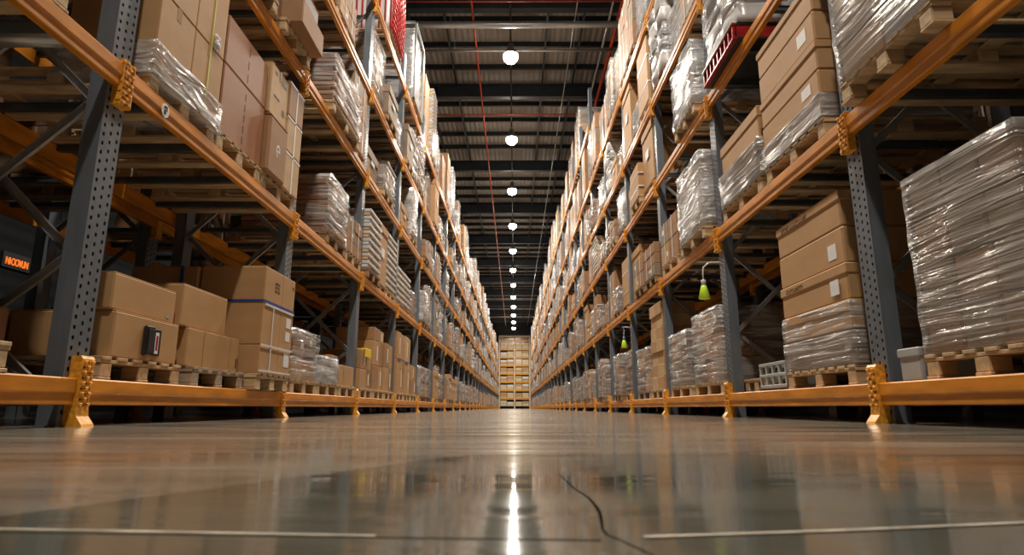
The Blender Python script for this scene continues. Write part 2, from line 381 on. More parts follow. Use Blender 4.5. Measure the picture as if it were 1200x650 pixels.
# ------------------------------------------------------------------ rack parts
def post_mesh(h):
    b_ = MB(); bm = b_.bm; k = b_.mi('post')
    ys = [-.08, -.062, -.046, -.008, .008, .046, .062, .08]
    zs = []; z = .06
    rows = []
    while z < h-.05:
        rows += [(z, z+.02, 1), (z+.02, z+.026, 0), (z+.026, z+.046, 2), (z+.046, z+.052, 0)]; z += .052
    rows = [(0, .06, 0)]+rows+[(z, h, 0)]
    cache = {}
    def v(x, y, z):
        key = (round(x, 4), round(y, 4), round(z, 4))
        if key not in cache: cache[key] = bm.verts.new((x, y, z))
        return cache[key]
    for z0, z1, t in rows:
        for i in range(7):
            if t == 1 and i in (1, 5): continue
            if t == 2 and i == 3: continue
            bm.faces.new((v(0, ys[i], z0), v(0, ys[i+1], z0), v(0, ys[i+1], z1), v(0, ys[i], z1)))
    bmesh.ops.recalc_face_normals(bm, faces=bm.faces)
    b_.box(-.1, -.0002, -.08, -.076, 0, h, 'post'); b_.box(-.1, -.0002, .076, .08, 0, h, 'post')
    b_.box(-.1, -.096, -.076, -.045, 0, h, 'post'); b_.box(-.1, -.096, .045, .076, 0, h, 'post')
    b_.box(-.012, -.003, -.03, -.022, 0, h, 'post'); b_.box(-.012, -.003, .022, .03, 0, h, 'post')
    b_.box(-.11, .01, -.095, .095, 0, .008, 'post')
    return b_.mesh('post')
def rpost_mesh(h):
    b_ = MB()
    b_.box(-.1, 0, -.08, -.074, 0, h, 'post'); b_.box(-.1, 0, .074, .08, 0, h, 'post'); b_.box(-.004, 0, -.08, .08, 0, h, 'post')
    b_.box(-.11, .01, -.095, .095, 0, .008, 'post')
    return b_.mesh('post')
PM = {7.1: post_mesh(7.1), 10: post_mesh(9.4)}
RM = {7.1: rpost_mesh(7.1), 10: rpost_mesh(9.4)}
def beam_mb(L, b_=None, yc=0, zc=0, xo=0, sg=1):
    b_ = b_ or MB()
    p = [(.002, -.065), (.036, -.065), (.042, -.06), (.042, -.012), (.05, -.004), (.05, .058), (.044, .065), (.002, .065)]
    b_.prism([(xo+sg*a, zc+z) for a, z in p], yc-L/2, yc+L/2, 'orange')
    return b_
BM_ = {S: beam_mb(PITCH[S]-.09).mesh('beam') for S in (-1, 1)}
def connector_mb(b_=None, o=(0, 0, 0), sg=1):
    b_ = b_ or MB(); x, y, z = o
    def bx(a0, a1, c0, c1, e0, e1, m='orange_rough', bv=0):
        A, B = sorted((x+sg*a0, x+sg*a1)); b_.box(A, B, y+c0, y+c1, z+e0, z+e1, m, bv)
    bx(.001, .056, -.046, -.040, -.17, .09); bx(.001, .056, .040, .046, -.17, .09)
    bx(.001, .052, -.04, .04, -.17, .09, 'orange_rough', 0)
    return b_
def connector_near():
    b_ = connector_mb()
    rr = random.Random(3)
    for r_ in range(9):                               # rough hooks and slots on the plate
        for c in (-1, 0, 1):
            zz = -.155+r_*.029; yy = c*.026+rr.uniform(-.003, .003)
            if (r_+c) % 2: b_.box(.052, .0665, yy-.011, yy+.011, zz-.008, zz+.01, 'orange_rough', .003)
            else: b_.box(.0515, .0535, yy-.006, yy+.006, zz-.007, zz+.006, 'ink')
    for r_ in range(5):
        for sd in (-1, 1): b_.box(.03, .054, sd*.046-.004, sd*.046+.004, -.15+r_*.055, -.125+r_*.055, 'orange_rough', .002)
    return b_.mesh('connector')
CM = connector_near(); CMs = connector_mb().mesh('connector')
def foot_mesh():
    b_ = MB()
    b_.prism([(.002, 0), (.1, 0), (.095, .012), (.066, .05), (.06, .1), (.06, .33), (.05, .345), (.002, .345)], -.045, .045, 'orange_rough')
    rr = random.Random(5)
    for r_ in range(9):
        for c in (-1, 0, 1):
            zz = .105+r_*.026; yy = c*.026
            if (r_+c) % 2: b_.box(.06, .073, yy-.01, yy+.01, zz-.007, zz+.009, 'orange_rough', .003)
            else: b_.box(.0595, .0615, yy-.006, yy+.006, zz-.006, zz+.006, 'ink')
    return b_.mesh('foot_bracket')
FM = foot_mesh()
def brace_mb(b_, y, z0, z1, xa, xb, yo):
    p0 = Vector((xa, y+yo, z0)); p1 = Vector((xb, y+yo, z1)); d = p1-p0; L = d.length
    ang = math.atan2(d.z, d.x)
    T = Matrix.Translation((p0+p1)/2) @ Matrix.Rotation(-ang, 4, 'Y')
    b_.box(-L/2, L/2, -.0025, .0025, -.022, .022, 'brace', 0, 0, T)
    b_.box(-L/2, L/2, -.02, .0025, .019, .022, 'brace', 0, 0, T); b_.box(-L/2, L/2, -.02, .0025, -.022, -.019, 'brace', 0, 0, T)
    for p in (p0, p1):
        b_.box(p.x-.012, p.x+.012, p.y-.009, p.y+.006, p.z-.012, p.z+.012, 'duct', .003)
def bar_mb(b_, y, z, xf, xr):
    b_.box(min(xf, xr), max(xf, xr), y-.022, y+.022, z-.042, z-.004, 'bar')
    b_.box(min(xf, xr), max(xf, xr), y-.03, y+.03, z-.004, z, 'bar')

def rack(S, d0, k0, k1, label, near_only=False, facing=1):
    """frame line: front posts at depth d0, rear posts d0+RD. local x=0 on the front face, +x into the aisle"""
    root = empty('pallet_rack', (X(S, d0), 0, 0), rot(S)); tag(root, label, 'pallet rack')
    P = PITCH[S]; yl = lambda y: y if S == -1 else -y
    nb = 0
    R = {n: MB() for n in ('beam', 'brace', 'support_bar', 'connector')}; used = set()
    cnt = dict(beam=0, brace=0, support_bar=0, connector=0, foot=0)
    for k in range(k0, k1+1):
        y = yl(post_y(S, k)); H = 7.1 if nlev(S, k) == 5 else 10
        fp = link('post', PM[H], root, (0, y, 0)); link('post', RM[H], root, (-RD+.1, y, 0), 0)
        if not near_only or k < 4:
            link('foot_bracket', FM, fp)
        for l in range(1, nlev(S, k)):
            if k <= 8 and not near_only: link('beam_connector', CM if k < 5 else CMs, fp, (0, 0, TOPS[l]-.065)); cnt['connector'] += 1
            else: connector_mb(R['connector'], (0, y, TOPS[l]-.065)); used.add('connector')
        nz = 8 if H == 7.1 else 11
        nodes = [.12, .86]+[1.73+.87*j for j in range(nz-2)]
        for z0, z1 in zip(nodes, nodes[1:]):
            for (a, b2, yo) in ((z0, z1, .02), (z1, z0, -.02)):
                if cnt['brace'] < 98 and not near_only:
                    q = MB(); brace_mb(q, y, a, b2, -.1, -RD+.1, yo); q.build('brace', root); cnt['brace'] += 1
                else: brace_mb(R['brace'], y, a, b2, -.1, -RD+.1, yo); used.add('brace')
    for k in range(k0, k1):
        yc = yl(post_y(S, k)+P/2)
        for l in range(0, nlev(S, k)):
            z = TOPS[l]-.065
            if cnt['beam'] < 98 and not near_only:
                link('beam', BM_[S], root, (0, yc, z)); link('beam', BM_[S], root, (-RD, yc, z), PI); cnt['beam'] += 2
            else:
                beam_mb(P-.09, R['beam'], yc, z); beam_mb(P-.09, R['beam'], yc, z, -RD, -1); used.add('beam')
            for j in range(4):
                yb = yc+(j-1.5)*.62
                if cnt['support_bar'] < 100 and not near_only:
                    q = MB(); bar_mb(q, yb, TOPS[l]-.001, .0, -RD); q.build('support_bar', root); cnt['support_bar'] += 1
                elif k < 14: bar_mb(R['support_bar'], yb, TOPS[l]-.001, .0, -RD); used.add('support_bar')
    for n in used:
        o = R[n].build(n, root); o['kind'] = 'stuff'
    return root
rack(-1, 0, -1, NB, 'tall orange and blue-grey pallet rack lining the left side of the aisle')
rack(1, 0, -1, NB, 'tall orange and blue-grey pallet rack lining the right side of the aisle')
rack(-1, 1.35, -1, 8, 'dim pallet rack standing back to back behind the left rack', True)
rack(1, 1.35, -1, 8, 'dim pallet rack standing back to back behind the right rack', True)

# ------------------------------------------------------------------ pallets
def pallet_mb(L=.8, D=1.15, H=.13, m='wood', b_=None):
    b_ = b_ or MB(); rr = random.Random(int(L*100))
    for i in range(3):
        yc = (-1+i)*(L/2-.05)
        b_.box(-D+.002, -.002, yc-.05, yc+.05, 0, .018, m, .003)                     # bottom runners
    n = 3
    for i in range(3):
        xc = -.055-(D-.11)*i/2
        b_.box(xc-.05, xc+.05, -L/2, L/2, H-.036, H-.018, m, .002)                    # cross boards
    nb = max(6, int(L/.12))
    for i in range(nb):
        yc = -L/2+.045+(L-.09)*i/(nb-1)
        b_.box(-D, 0, yc-.042, yc+.042, H-.018, H, m, .002)
    return b_
def pallet_blocks(L=.8, D=1.15, H=.13, m='wood'):
    out = []
    for j in range(3):
        for i in range(3):
            yc = (-1+i)*(L/2-.055); xc = -.06-(D-.12)*j/2
            out.append((xc-.055, xc+.055, yc-.048, yc+.048, .018, H-.036, m, .006))
    return out
PAL = {}
def pallet_meshes(L, m):
    key = (round(L, 2), m)
    if key not in PAL:
        a = pallet_mb(L, m=m).mesh('deck')
        blk = MB(); blk.box(-.055, .055, -.048, .048, .018, .094, m, .006); bm_ = blk.mesh('block')
        f = pallet_mb(L, m=m)
        for t in pallet_blocks(L, m=m): f.box(*t)
        PAL[key] = (a, bm_, f.mesh('pallet'))
    return PAL[key]
npal = 0; PALSTUFF = []
def where(S, k, l, slot, rear=False):
    s = SLOT[slot] if isinstance(slot, int) else slot
    if k <= 9:
        return '%s slot of %s bay, %s, %s %srack' % (s, ORD[k+1], SHELF[l], SN[S], 'back ' if rear else '')
    return None
def add_pallet(S, y, z, L, m, label, near, d=-.05, group='pallets on the racks'):
    global npal
    x = X(S, d)
    if near:
        a, bm_, f = pallet_meshes(L, m)
        e = empty('wooden_pallet', (x, y, z), rot(S)); link('deck', a, e)
        for j in range(3):
            for i in range(3): link('block', bm_, e, (-.06-(1.15-.12)*j/2, (-1+i)*(L/2-.055), 0))
    else:
        e = link('wooden_pallet', pallet_meshes(L, m)[2], None, (x, y, z), rot(S))
    npal += 1
    return tag(e, label, 'pallet', group)

# ------------------------------------------------------------------ load kinds (local: x 0..-1.1, y +-w/2, z 0..h)
def cartons(b_, w, h, ny, nz, nx, mats, D=1.08, gap=.006, jit=.012, lid=False, x0=0, rr=None):
    rr = rr or random.Random(int(w*1000+h*100+ny*7+nz))
    ch = h/nz
    for a in range(nz):
        for i in range(ny):
            for j in range(nx):
                m = rr.choice(mats); jx = rr.uniform(-jit, jit) if j == 0 else 0
                ya = -w/2+w*i/ny+gap/2; yb = -w/2+w*(i+1)/ny-gap/2
                xa = x0-D*(j+1)/nx+gap/2; xb = x0-D*j/nx-gap/2+min(0, jx)
                b_.box(xa, xb, ya, yb, ch*a+.001, ch*(a+1)-.002, m, .006)
                if rr.random() < .35 and j == 0:
                    lw = (yb-ya)*.2; lz = ch*a+ch*rr.uniform(.3, .6); yy_ = ya+(yb-ya)*rr.uniform(.2, .7)
                    b_.box(xb-.001, xb+.002, yy_, yy_+lw, lz, lz+ch*.25, 'label')
                if ch > .2 and j == 0:
                    b_.box(xb-.001, xb+.001, ya+.01, yb-.01, ch*(a+1)-ch*.5-.003, ch*(a+1)-ch*.5+.003, 'tape')
def mk_wrapped(w, h, v, filmm='film', mats=('greybrown', 'brown', 'darkcard', 'tan')):
    b_ = MB(); rr = random.Random(v)
    cartons(b_, w*.96, h*.97, rr.choice((2, 3)), max(2, int(h/.24)), 3, list(mats), .98, x0=-.03, rr=rr)
    f = MB(); random.seed(v); f.puff(-1.05, 0, -w/2, w/2, 0, h, filmm, 9, .012)
    return [('carton_stack', b_), ('stretch_wrap', f)]
def mk_cartons(w, h, v, mats=('tan', 'brown', 'brown', 'greybrown')):
    b_ = MB(); rr = random.Random(v)
    nz = rr.choice((2, 3, 3, 4)); ny = rr.choice((1, 2, 2))
    cartons(b_, w*.97, h, ny, nz, 2, list(mats), 1.0, rr=rr)
    s = MB()
    for y in (-w*.22, w*.22):
        s.box(.0, .003, y-.008, y+.008, .01, h, 'strapw'); s.box(-1., .003, y-.008, y+.008, h-.001, h+.003, 'strapw')
    return [('carton_stack', b_), ('strap', s)]
def mk_trays(w, h, v):
    b_ = MB(); c = MB(); n = int(h/.105)
    for i in range(n):
        z = i*h/n
        b_.box(-1.02, 0, -w/2, w/2, z+.055, z+h/n, 'white', .012)
        for j in range(4):
            yy_ = -w/2+w*(j+.5)/4; c.puff(-1., -.02, yy_-w/8.5, yy_+w/8.5, z, z+.06, 'tan2' if (i+j) % 3 else 'white', 2, .004, .1)
    return [('tray', b_), ('contents', c)]
def mk_planks(w, h, v):
    b_ = MB(); rr = random.Random(v); n = int(h/.06)
    for i in range(n):
        a = rr.uniform(0, .05)
        for j in range(2):
            b_.box(-1.05+a, -.04+rr.uniform(-.03, .03), -w/2+w*j/2+.005, w*j/2-.005+rr.uniform(-.01, .01), i*h/n+.004, (i+1)*h/n-.004, rr.choice(('planks', 'brown', 'planks', 'tan')), .006)
    f = MB(); random.seed(v); f.puff(-.3, 0, -w/2, w/2, 0, h, 'film', 8, .015)
    return [('board_stack', b_), ('stretch_wrap', f)]
def mk_panels(w, h, v):
    b_ = MB(); rr = random.Random(v); n = 7
    for i in range(n):
        x = -i*.13
        b_.box(x-.115, x, -w/2+rr.uniform(0, .03), w/2-rr.uniform(0, .03), 0, h*rr.uniform(.9, 1), rr.choice(('brown', 'brown', 'tan')), .004)
    s = MB()
    for z in (h*.25, h*.65): s.box(-.93, .004, -w/2-.003, w/2+.003, z, z+.02, 'strapw')
    return [('panel_stack', b_), ('strap', s)]
def mk_sacks(w, h, v):
    b_ = MB(); rr = random.Random(v); random.seed(v); n = max(2, int(h/.2))
    for i in range(n):
        for j in range(2):
            for q in range(2):
                b_.puff(-1.05+q*.52+rr.uniform(0, .03), -.53+q*.52+rr.uniform(0, .03), -w/2+j*w/2, j*w/2, i*h/n-.01, (i+1)*h/n+.02, 'white' if rr.random() < .6 else 'film_white', 4, .02, .25)
    return [('sack_pile', b_)]
def mk_bigbox(w, h, v):
    b_ = MB(); rr = random.Random(v); m = rr.choice(('tan', 'brown', 'greybrown'))
    b_.box(-1.02, -.01, -w/2+.01, w/2-.01, 0, h-.08, m, .008)
    l = MB(); l.box(-1.035, .004, -w/2, w/2, h-.14, h, m, .008)
    t = MB(); t.box(.004, .006, -.1, .12, h*.45, h*.6, 'label')
    return [('box_body', b_), ('lid', l), ('shipping_label', t)]
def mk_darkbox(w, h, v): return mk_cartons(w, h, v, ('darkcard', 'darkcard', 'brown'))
def mk_whitewrap(w, h, v):
    b_ = MB(); rr = random.Random(v); cartons(b_, w*.95, h*.95, 2, 3, 2, ['white', 'greybrown', 'greybox'], .98, x0=-.03, rr=rr)
    f = MB(); random.seed(v); f.puff(-1.05, 0, -w/2, w/2, 0, h, 'film_white', 8, .018)
    return [('carton_stack', b_), ('stretch_wrap', f)]
KIND = {
 'wrapped': (mk_wrapped, 'wrapped_load', ['brown cartons in clear wrap', 'greyish cartons in streaky film', 'film-wrapped carton pile'], 'wrapped load'),
 'cartons': (mk_cartons, 'carton_load', ['strapped tan carton stack', 'strapped brown carton pile', 'tan carton block'], 'carton stack'),
 'trays': (mk_trays, 'tray_stack', ['white banded tray stack'], 'tray stack'),
 'planks': (mk_planks, 'board_pile', ['reddish board pile under film'], 'board pile'),
 'panels': (mk_panels, 'panel_pack', ['upright tan cardboard panels'], 'panel pack'),
 'sacks': (mk_sacks, 'sack_load', ['puffy white sack pile'], 'sack pile'),
 'bigbox': (mk_bigbox, 'lidded_box', ['large lidded cardboard box'], 'box'),
 'dark': (mk_darkbox, 'dark_carton_load', ['dim brown carton pile'], 'carton stack'),
 'white': (mk_whitewrap, 'white_wrapped_load', ['shiny white wrapped load'], 'wrapped load'),
}
LM = {}
def load_meshes(kind, w, h, v):
    key = (kind, round(w, 2), round(h, 1), v)
    if key not in LM:
        parts = KIND[kind][0](w, round(h, 1), v*13+5)
        LM[key] = [(n, q.mesh(n)) for n, q in parts]
    return LM[key]
JM = {}
def joined(kind, w, h, v):
    key = (kind, round(w, 2), round(h, 1), v)
    if key not in JM:
        bm = bmesh.new(); mats = []
        for n, me in load_meshes(kind, w, h, v):
            t = bmesh.new(); t.from_mesh(me)
            idx = {}
            for i, m in enumerate(me.materials):
                if m not in mats: mats.append(m)
                idx[i] = mats.index(m)
            for f in t.faces: f.material_index = idx[f.material_index]
            tmp = bpy.data.meshes.new('t'); t.to_mesh(tmp); t.free(); bm.from_mesh(tmp); bpy.data.meshes.remove(tmp)
        me = bpy.data.meshes.new(kind); bm.to_mesh(me); bm.free()
        for m in mats: me.materials.append(m)
        JM[key] = me
    return JM[key]
COUNT = {}; STUFF = {}
def add_load(S, y, z, w, h, kind, v, label, split, d=-.05, rear=False, turn=0):
    fn, name, looks, cat = KIND[kind]
    x = X(S, d)
    COUNT[kind] = COUNT.get(kind, 0)+1
    if COUNT[kind] > 290:
        STUFF.setdefault(kind, []).append((joined(kind, w, h, v), x, y, z, rot(S))); return None
    if split:
        e = empty(name, (x, y, z), rot(S)+turn)
        for n, me in load_meshes(kind, w, h, v): link(n, me, e)
    else:
        e = link(name, joined(kind, w, h, v), None, (x, y, z), rot(S)+turn)
    return tag(e, label, cat, name.replace('_', ' ')+'s on the racks')

def slot_load(S, k, l, slot, kind, h, w=.76, v=None, d=None, pal='wood', rear=False, y=None, nopal=False):
    """one pallet and its load in a bay slot"""
    P = PITCH[S]; yy_ = post_y(S, k)+P/2+(slot-1)*.81 if y is None else y
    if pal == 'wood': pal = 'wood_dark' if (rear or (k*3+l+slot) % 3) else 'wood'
    z = TOPS[l]+.001; v = random.randrange(3) if v is None else v
    d = random.uniform(-.09, .06) if d is None else d
    if rear: d = d+1.35
    lk = KIND[kind][2]; look = lk[v % len(lk)]
    wh = where(S, k, l, slot, rear)
    split = k <= 4 and not rear
    if wh: pl = 'pallet in the '+wh; ll = look+', '+wh
    else:
        pl = 'distant pallet on the %s of the %s rack, past the tenth bay' % (SHELF[l], SN[S])
        ll = 'distant '+look+', %s, %s rack, past tenth bay' % (SHELF[l], SN[S])
    if npal < 295 and not nopal:
        add_pallet(S, yy_, z, .8, pal, pl, split, d)
    else:
        PALSTUFF.append((pallet_meshes(.8, pal)[2], X(S, d), yy_, z, rot(S)))
    return add_load(S, yy_, z+.131, w, h, kind, v, ll, split, d-.005)

# ================================================================== hand placed things
def ybox(S, name, y0, y1, z0, z1, d0, d1, m, label, cat='box', group=None, bev=.007, tape=None, marks=(), flap=True, lid=0):
    """one carton, front face at depth d0. marks: (part name, y0,y1,z0,z1 as fractions of the face, material)"""
    L = y1-y0; D = d1-d0; H = z1-z0; yc = (y0+y1)/2
    b_ = MB()
    top = H-(.004 if flap else 0)
    b_.box(-D, 0, -L/2, L/2, 0, top, m, bev)
    if flap:
        b_.box(-D+.004, -.003, -L/2+.003, -.002, top-.002, H, m, .0015); b_.box(-D+.004, -.003, .002, L/2-.003, top-.002, H, m, .0015)
    o = b_.build(name, None, (X(S, d0), yc, z0), rot(S)); tag(o, label, cat, group)
    if lid:
        q = MB(); q.box(-D-.008, .008, -L/2-.008, L/2+.008, H-lid, H, m, .006); q.build('lid', o)
    if tape:
        q = MB(); q.box(-D-.001, .0012, -.024, .024, H-.001, H+.0012, tape); q.box(0, .0014, -.024, .024, H-.09, H+.0012, tape); q.build('packing_tape', o)
    for (pn, a0, a1, c0, c1, mm) in marks:
        ya, yb = (a0, a1) if S == -1 else (1-a1, 1-a0)
        q = MB(); x1 = .009 if lid else .0
        q.box(x1-.002, x1+.0022, -L/2+L*ya, -L/2+L*yb, H*c0, H*c1, mm); q.build(pn, o)
    return o
def printed(o, L, rows, S, y=.0, z=.1, sz=.02, n=6, m='ink', name='printed_text', x=.0004):
    b_ = MB(); rr = random.Random(int(y*100+z*77+n))
    for r_ in range(rows):
        yy_ = y
        for i in range(n):
            w = sz*rr.uniform(.35, .8)
            zz = z-r_*sz*1.5
            t = rr.choice((0, 1, 2))
            if t == 0: b_.box(x-.0005, x+.001, yy_, yy_+w, zz+sz*.75, zz+sz, m); b_.box(x-.0005, x+.001, yy_, yy_+w*.3, zz, zz+sz, m)
            elif t == 1: b_.box(x-.0005, x+.001, yy_, yy_+w*.3, zz, zz+sz, m); b_.box(x-.0005, x+.001, yy_+w*.7, yy_+w, zz, zz+sz, m); b_.box(x-.0005, x+.001, yy_, yy_+w, zz+sz*.4, zz+sz*.6, m)
            else: b_.box(x-.0005, x+.001, yy_, yy_+w, zz, zz+sz*.25, m); b_.box(x-.0005, x+.001, yy_+w*.3, yy_+w*.6, zz, zz+sz, m)
            yy_ += w+sz*.25
    return b_.build(name, o)
def near_pallet(S, yc, l, L, label, m='wood', d=-.05):
    return add_pallet(S, yc, TOPS[l]+.001, L, m, label, True, d)
def wrap(o, D, L, H, m='film', amp=.012, z0=0, y0=None, n=11, name='stretch_wrap', seed=1):
    f = MB(); random.seed(seed); f.puff(-D-.01, .012, -L/2-.01, L/2+.01, z0, H, m, n, amp); return f.build(name, o)

PT = .131
# ---- left rack, floor level, bay 0
Z = TOPS[0]+PT+.001
near_pallet(-1, 3.68, 0, .8, 'wooden pallet under two plain cartons beside nearest left post', 'wood', .02)
near_pallet(-1, 4.53, 0, .8, 'whitish weathered pallet under the second pair of left cartons', 'wood_grey', -.03)
near_pallet(-1, 5.3, 0, .7, 'wooden pallet under the tall strapped carton block on the left', 'wood', -.12)
o = ybox(-1, 'cardboard_carton', 3.36, 4.02, Z, .63, .03, .62, 'tan', 'long tan carton with black scanner case, lower left on pallet', 'box', 'tan cartons by the nearest left post', .009)
q = MB(); q.box(0, .03, -.06, .02, .03, .21, 'black', .008); q.box(.03, .034, -.05, .012, .05, .19, 'ink', .003); e = q.build('scanner_case', None); e.parent = o
q = MB(); q.box(0, .012, .045, .115, .035, .2, 'black', .003); q.box(.012, .0135, .055, .09, .05, .18, 'label'); q.box(.0136, .0142, .062, .083, .07, .16, 'red'); q.box(.012, .0138, .092, .1, .05, .18, 'ink'); q.build('label_holder', o)
ybox(-1, 'cardboard_carton', 3.34, 3.98, .632, .845, .05, .27, 'tan', 'plain long tan carton on top of the scanner case carton', 'box', 'tan cartons by the nearest left post', .009, marks=[('grey_mark', .85, .9, .12, .2, 'greybox')])
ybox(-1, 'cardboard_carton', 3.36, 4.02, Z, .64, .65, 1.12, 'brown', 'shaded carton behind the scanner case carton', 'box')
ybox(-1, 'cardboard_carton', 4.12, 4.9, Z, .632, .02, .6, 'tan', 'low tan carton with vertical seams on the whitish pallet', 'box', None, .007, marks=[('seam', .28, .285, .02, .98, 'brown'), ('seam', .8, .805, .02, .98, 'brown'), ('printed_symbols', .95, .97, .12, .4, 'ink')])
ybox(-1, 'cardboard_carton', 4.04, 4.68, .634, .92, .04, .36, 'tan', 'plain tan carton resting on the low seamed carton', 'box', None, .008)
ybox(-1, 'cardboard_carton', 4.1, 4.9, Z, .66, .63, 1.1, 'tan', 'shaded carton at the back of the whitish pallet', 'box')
zz = [Z, .6, .965, 1.26]
nm = ['bottom', 'middle', 'top']
for r_ in range(3):
    for c in range(2):
        y0, y1 = ((4.97, 5.36), (5.365, 5.66))[c]
        mk = []
        if r_ == 2 and c == 0: mk = []
        if c == 1 and r_ == 1: mk = [('shipping_label', .45, .8, .55, .8, 'label'), ('shipping_label', .45, .8, .22, .45, 'label')]
        if c == 1 and r_ == 0: mk = [('shipping_label', .45, .85, .35, .9, 'label')]
        o = ybox(-1, 'cardboard_carton', y0, y1, zz[r_]+.001, zz[r_+1]-.001, -.12, .42, 'tan', 'tan carton in the %s row of the strapped block, %s side' % (nm[r_], ('near', 'far')[c]), 'box', 'cartons of the strapped block', .006, marks=mk)
        if r_ == 2 and c == 0: printed(o, .4, 3, -1, .02, .17, .022, 6)
        if r_ == 2 and c == 1: printed(o, .3, 1, -1, .08, .2, .03, 2)
ybox(-1, 'cardboard_carton', 4.95, 5.6, .9, 1.25, .44, 1.0, 'tan', 'dark-lit carton behind the strapped block with blue strap', 'box', marks=[])
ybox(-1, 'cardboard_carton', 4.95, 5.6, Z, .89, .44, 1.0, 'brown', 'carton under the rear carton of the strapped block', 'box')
q = MB()
q.box(.0, .003, 4.965, 5.665, .955, .975, 'blue'); q.box(-.9, .003, 4.962, 4.966, .955, .972, 'blue')
e = q.build('blue_edge_strap', None, (-2.08, 0, 0)); tag(e, 'blue strap around the middle seam of the carton block', 'strap')
q = MB()
for y in (5.18,): q.box(.003, .006, y-.008, y+.008, .37, .95, 'strapw')
for z in (.6, .39): q.box(.006, .009, 4.962, 5.668, z-.007, z+.007, 'strapw')
q.box(.0035, .0065, 5.0, 5.66, .93, .948, 'strapw')
e = q.build('white_strap', None, (-2.08, 0, 0)); tag(e, 'white straps crossing the front of the carton block', 'strap')
# upright blue band on the rear carton
q = MB(); q.box(-2.78, -2.76, 4.93, 4.949, .9, 1.25, 'blue'); tag(q.build('blue_band'), 'upright blue band on the carton behind the block', 'strap')
# ---- left rack, bay -1
near_pallet(-1, 2.2, 0, .8, 'pallet under the shaded cartons left of the nearest left post')
near_pallet(-1, 1.3, 0, .8, 'pallet nearest the left picture edge on the floor beam')
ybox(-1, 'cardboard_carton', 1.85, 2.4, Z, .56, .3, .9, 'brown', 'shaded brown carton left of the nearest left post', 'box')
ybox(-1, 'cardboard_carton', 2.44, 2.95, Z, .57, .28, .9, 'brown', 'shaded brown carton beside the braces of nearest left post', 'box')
near_pallet(-1, 2.2, 1, .8, 'pallet on the first left shelf in the top left corner')
q = MB(); q.tube([(-2.3, 2.86, TOPS[1]+.05), (-3.35, 2.86, TOPS[1]+.05)], .048, 'duct', 16); tag(q.build('steel_tube'), 'thick steel tube lying on first shelf at the top left', 'tube')
Z1 = TOPS[1]+PT+.001
ybox(-1, 'cardboard_carton', 1.85, 2.6, Z1, 2.75, .0, .9, 'tan', 'tan carton on first shelf in the top left corner', 'box')
# ---- left rack, first shelf, bay 0
near_pallet(-1, 3.66, 1, .8, 'pallet under the film-skirted tan cartons, first left shelf')
near_pallet(-1, 4.47, 1, .78, 'pallet under the reddish cartons, first left shelf')
near_pallet(-1, 5.27, 1, .78, 'pallet under the white-marked cartons, first left shelf')
for r_, (a, c_) in enumerate(((Z1, 2.6), (2.6, 3.15))):
    for c in range(2):
        y0 = 3.27+c*.395
        ybox(-1, 'cardboard_carton', y0, y0+.39, a+.001, c_-.001, -.05, .5, 'tan', 'tan carton on first shelf by nearest post, %s row, %s side' % (('lower', 'upper')[r_], ('near', 'far')[c]), 'box', 'tan cartons by the nearest post, first shelf', .006, tape='tape')
q = MB(); random.seed(4); q.puff(-.6, .02, 3.25, 4.07, Z1-.06, Z1+.17, 'film_white', 9, .014)
e = q.build('film_skirt', None, (-2.15, 0, 0)); tag(e, 'shiny clear film skirt around the foot of tan cartons', 'film')
q = MB(); q.box(.0, .004, 3.86, 3.876, 2.08, 3.15, 'strapy'); q.puff(.004, .016, 3.9, 3.96, 2.6, 2.72, 'film_white', 3, .006)
e = q.build('yellow_strap', None, (-2.15, 0, 0)); tag(e, 'yellow-green strap with white blob down the tan cartons', 'strap')
for r_, (a, c_) in enumerate(((Z1, 2.62), (2.622, 3.02))):
    o = ybox(-1, 'reddish_carton', 4.1+.0*r_, 4.84, a, c_, -.04, .6, 'redbrown', 'large reddish-brown carton with dashed print, %s of two' % ('lower', 'upper')[r_], 'box', 'reddish cartons', .008)
    q = MB()
    n = (5, 3)[r_]; H = c_-a
    for i in range(n): q.box(-.001, .001, .0, .014, H*(.1+.85*i/n), H*(.1+.85*i/n)+H*.55/n, 'ink')
    q.build('dashed_print', o)
def c_marks(o, H, S=-1):
    q = MB()
    for t in range(9):
        a = t*.55; q.box(-.001, .0014, .0+.035*math.cos(a)-.008, .0+.035*math.cos(a)+.008, H*.5+.05*math.sin(a)-.01, H*.5+.05*math.sin(a)+.01, 'label')
    q.box(-.001, .0014, -.012, .03, H*.5-.01, H*.5+.008, 'label'); q.build('white_emblem', o)
o = ybox(-1, 'cardboard_carton', 4.87, 5.27, 2.62, 3.1, -.06, .5, 'tan2', 'pale carton with black hand slots, above the emblem carton', 'box', None, .01, tape='tape', marks=[('slot', .6, .85, .8, .86, 'ink'), ('slot', .2, .3, .85, .9, 'ink'), ('round_mark', .7, .82, .2, .32, 'ink'), ('curved_mark', .2, .5, .4, .43, 'ink')])
o = ybox(-1, 'cardboard_carton', 4.87, 5.27, Z1, 2.6, -.09, .5, 'brown', 'brown carton with white round emblem on first left shelf', 'box', None, .02)
c_marks(o, .5)
for r_, (a, c_) in enumerate(((Z1, 2.45), (2.452, 2.8), (2.802, 3.15))):
    o = ybox(-1, 'cardboard_carton', 5.28, 5.66, a, c_, -.07, .5, ('tan2', 'tan2', 'brown')[r_], 'carton with white taped edges, %s of three beside second left post' % ('lowest', 'middle', 'top')[r_], 'box', 'white-edged cartons', .012, marks=[('white_edge_tape', .48, .55, 0, 1, 'label'), ('white_edge_tape', 0, 1, .93, .98, 'label')])
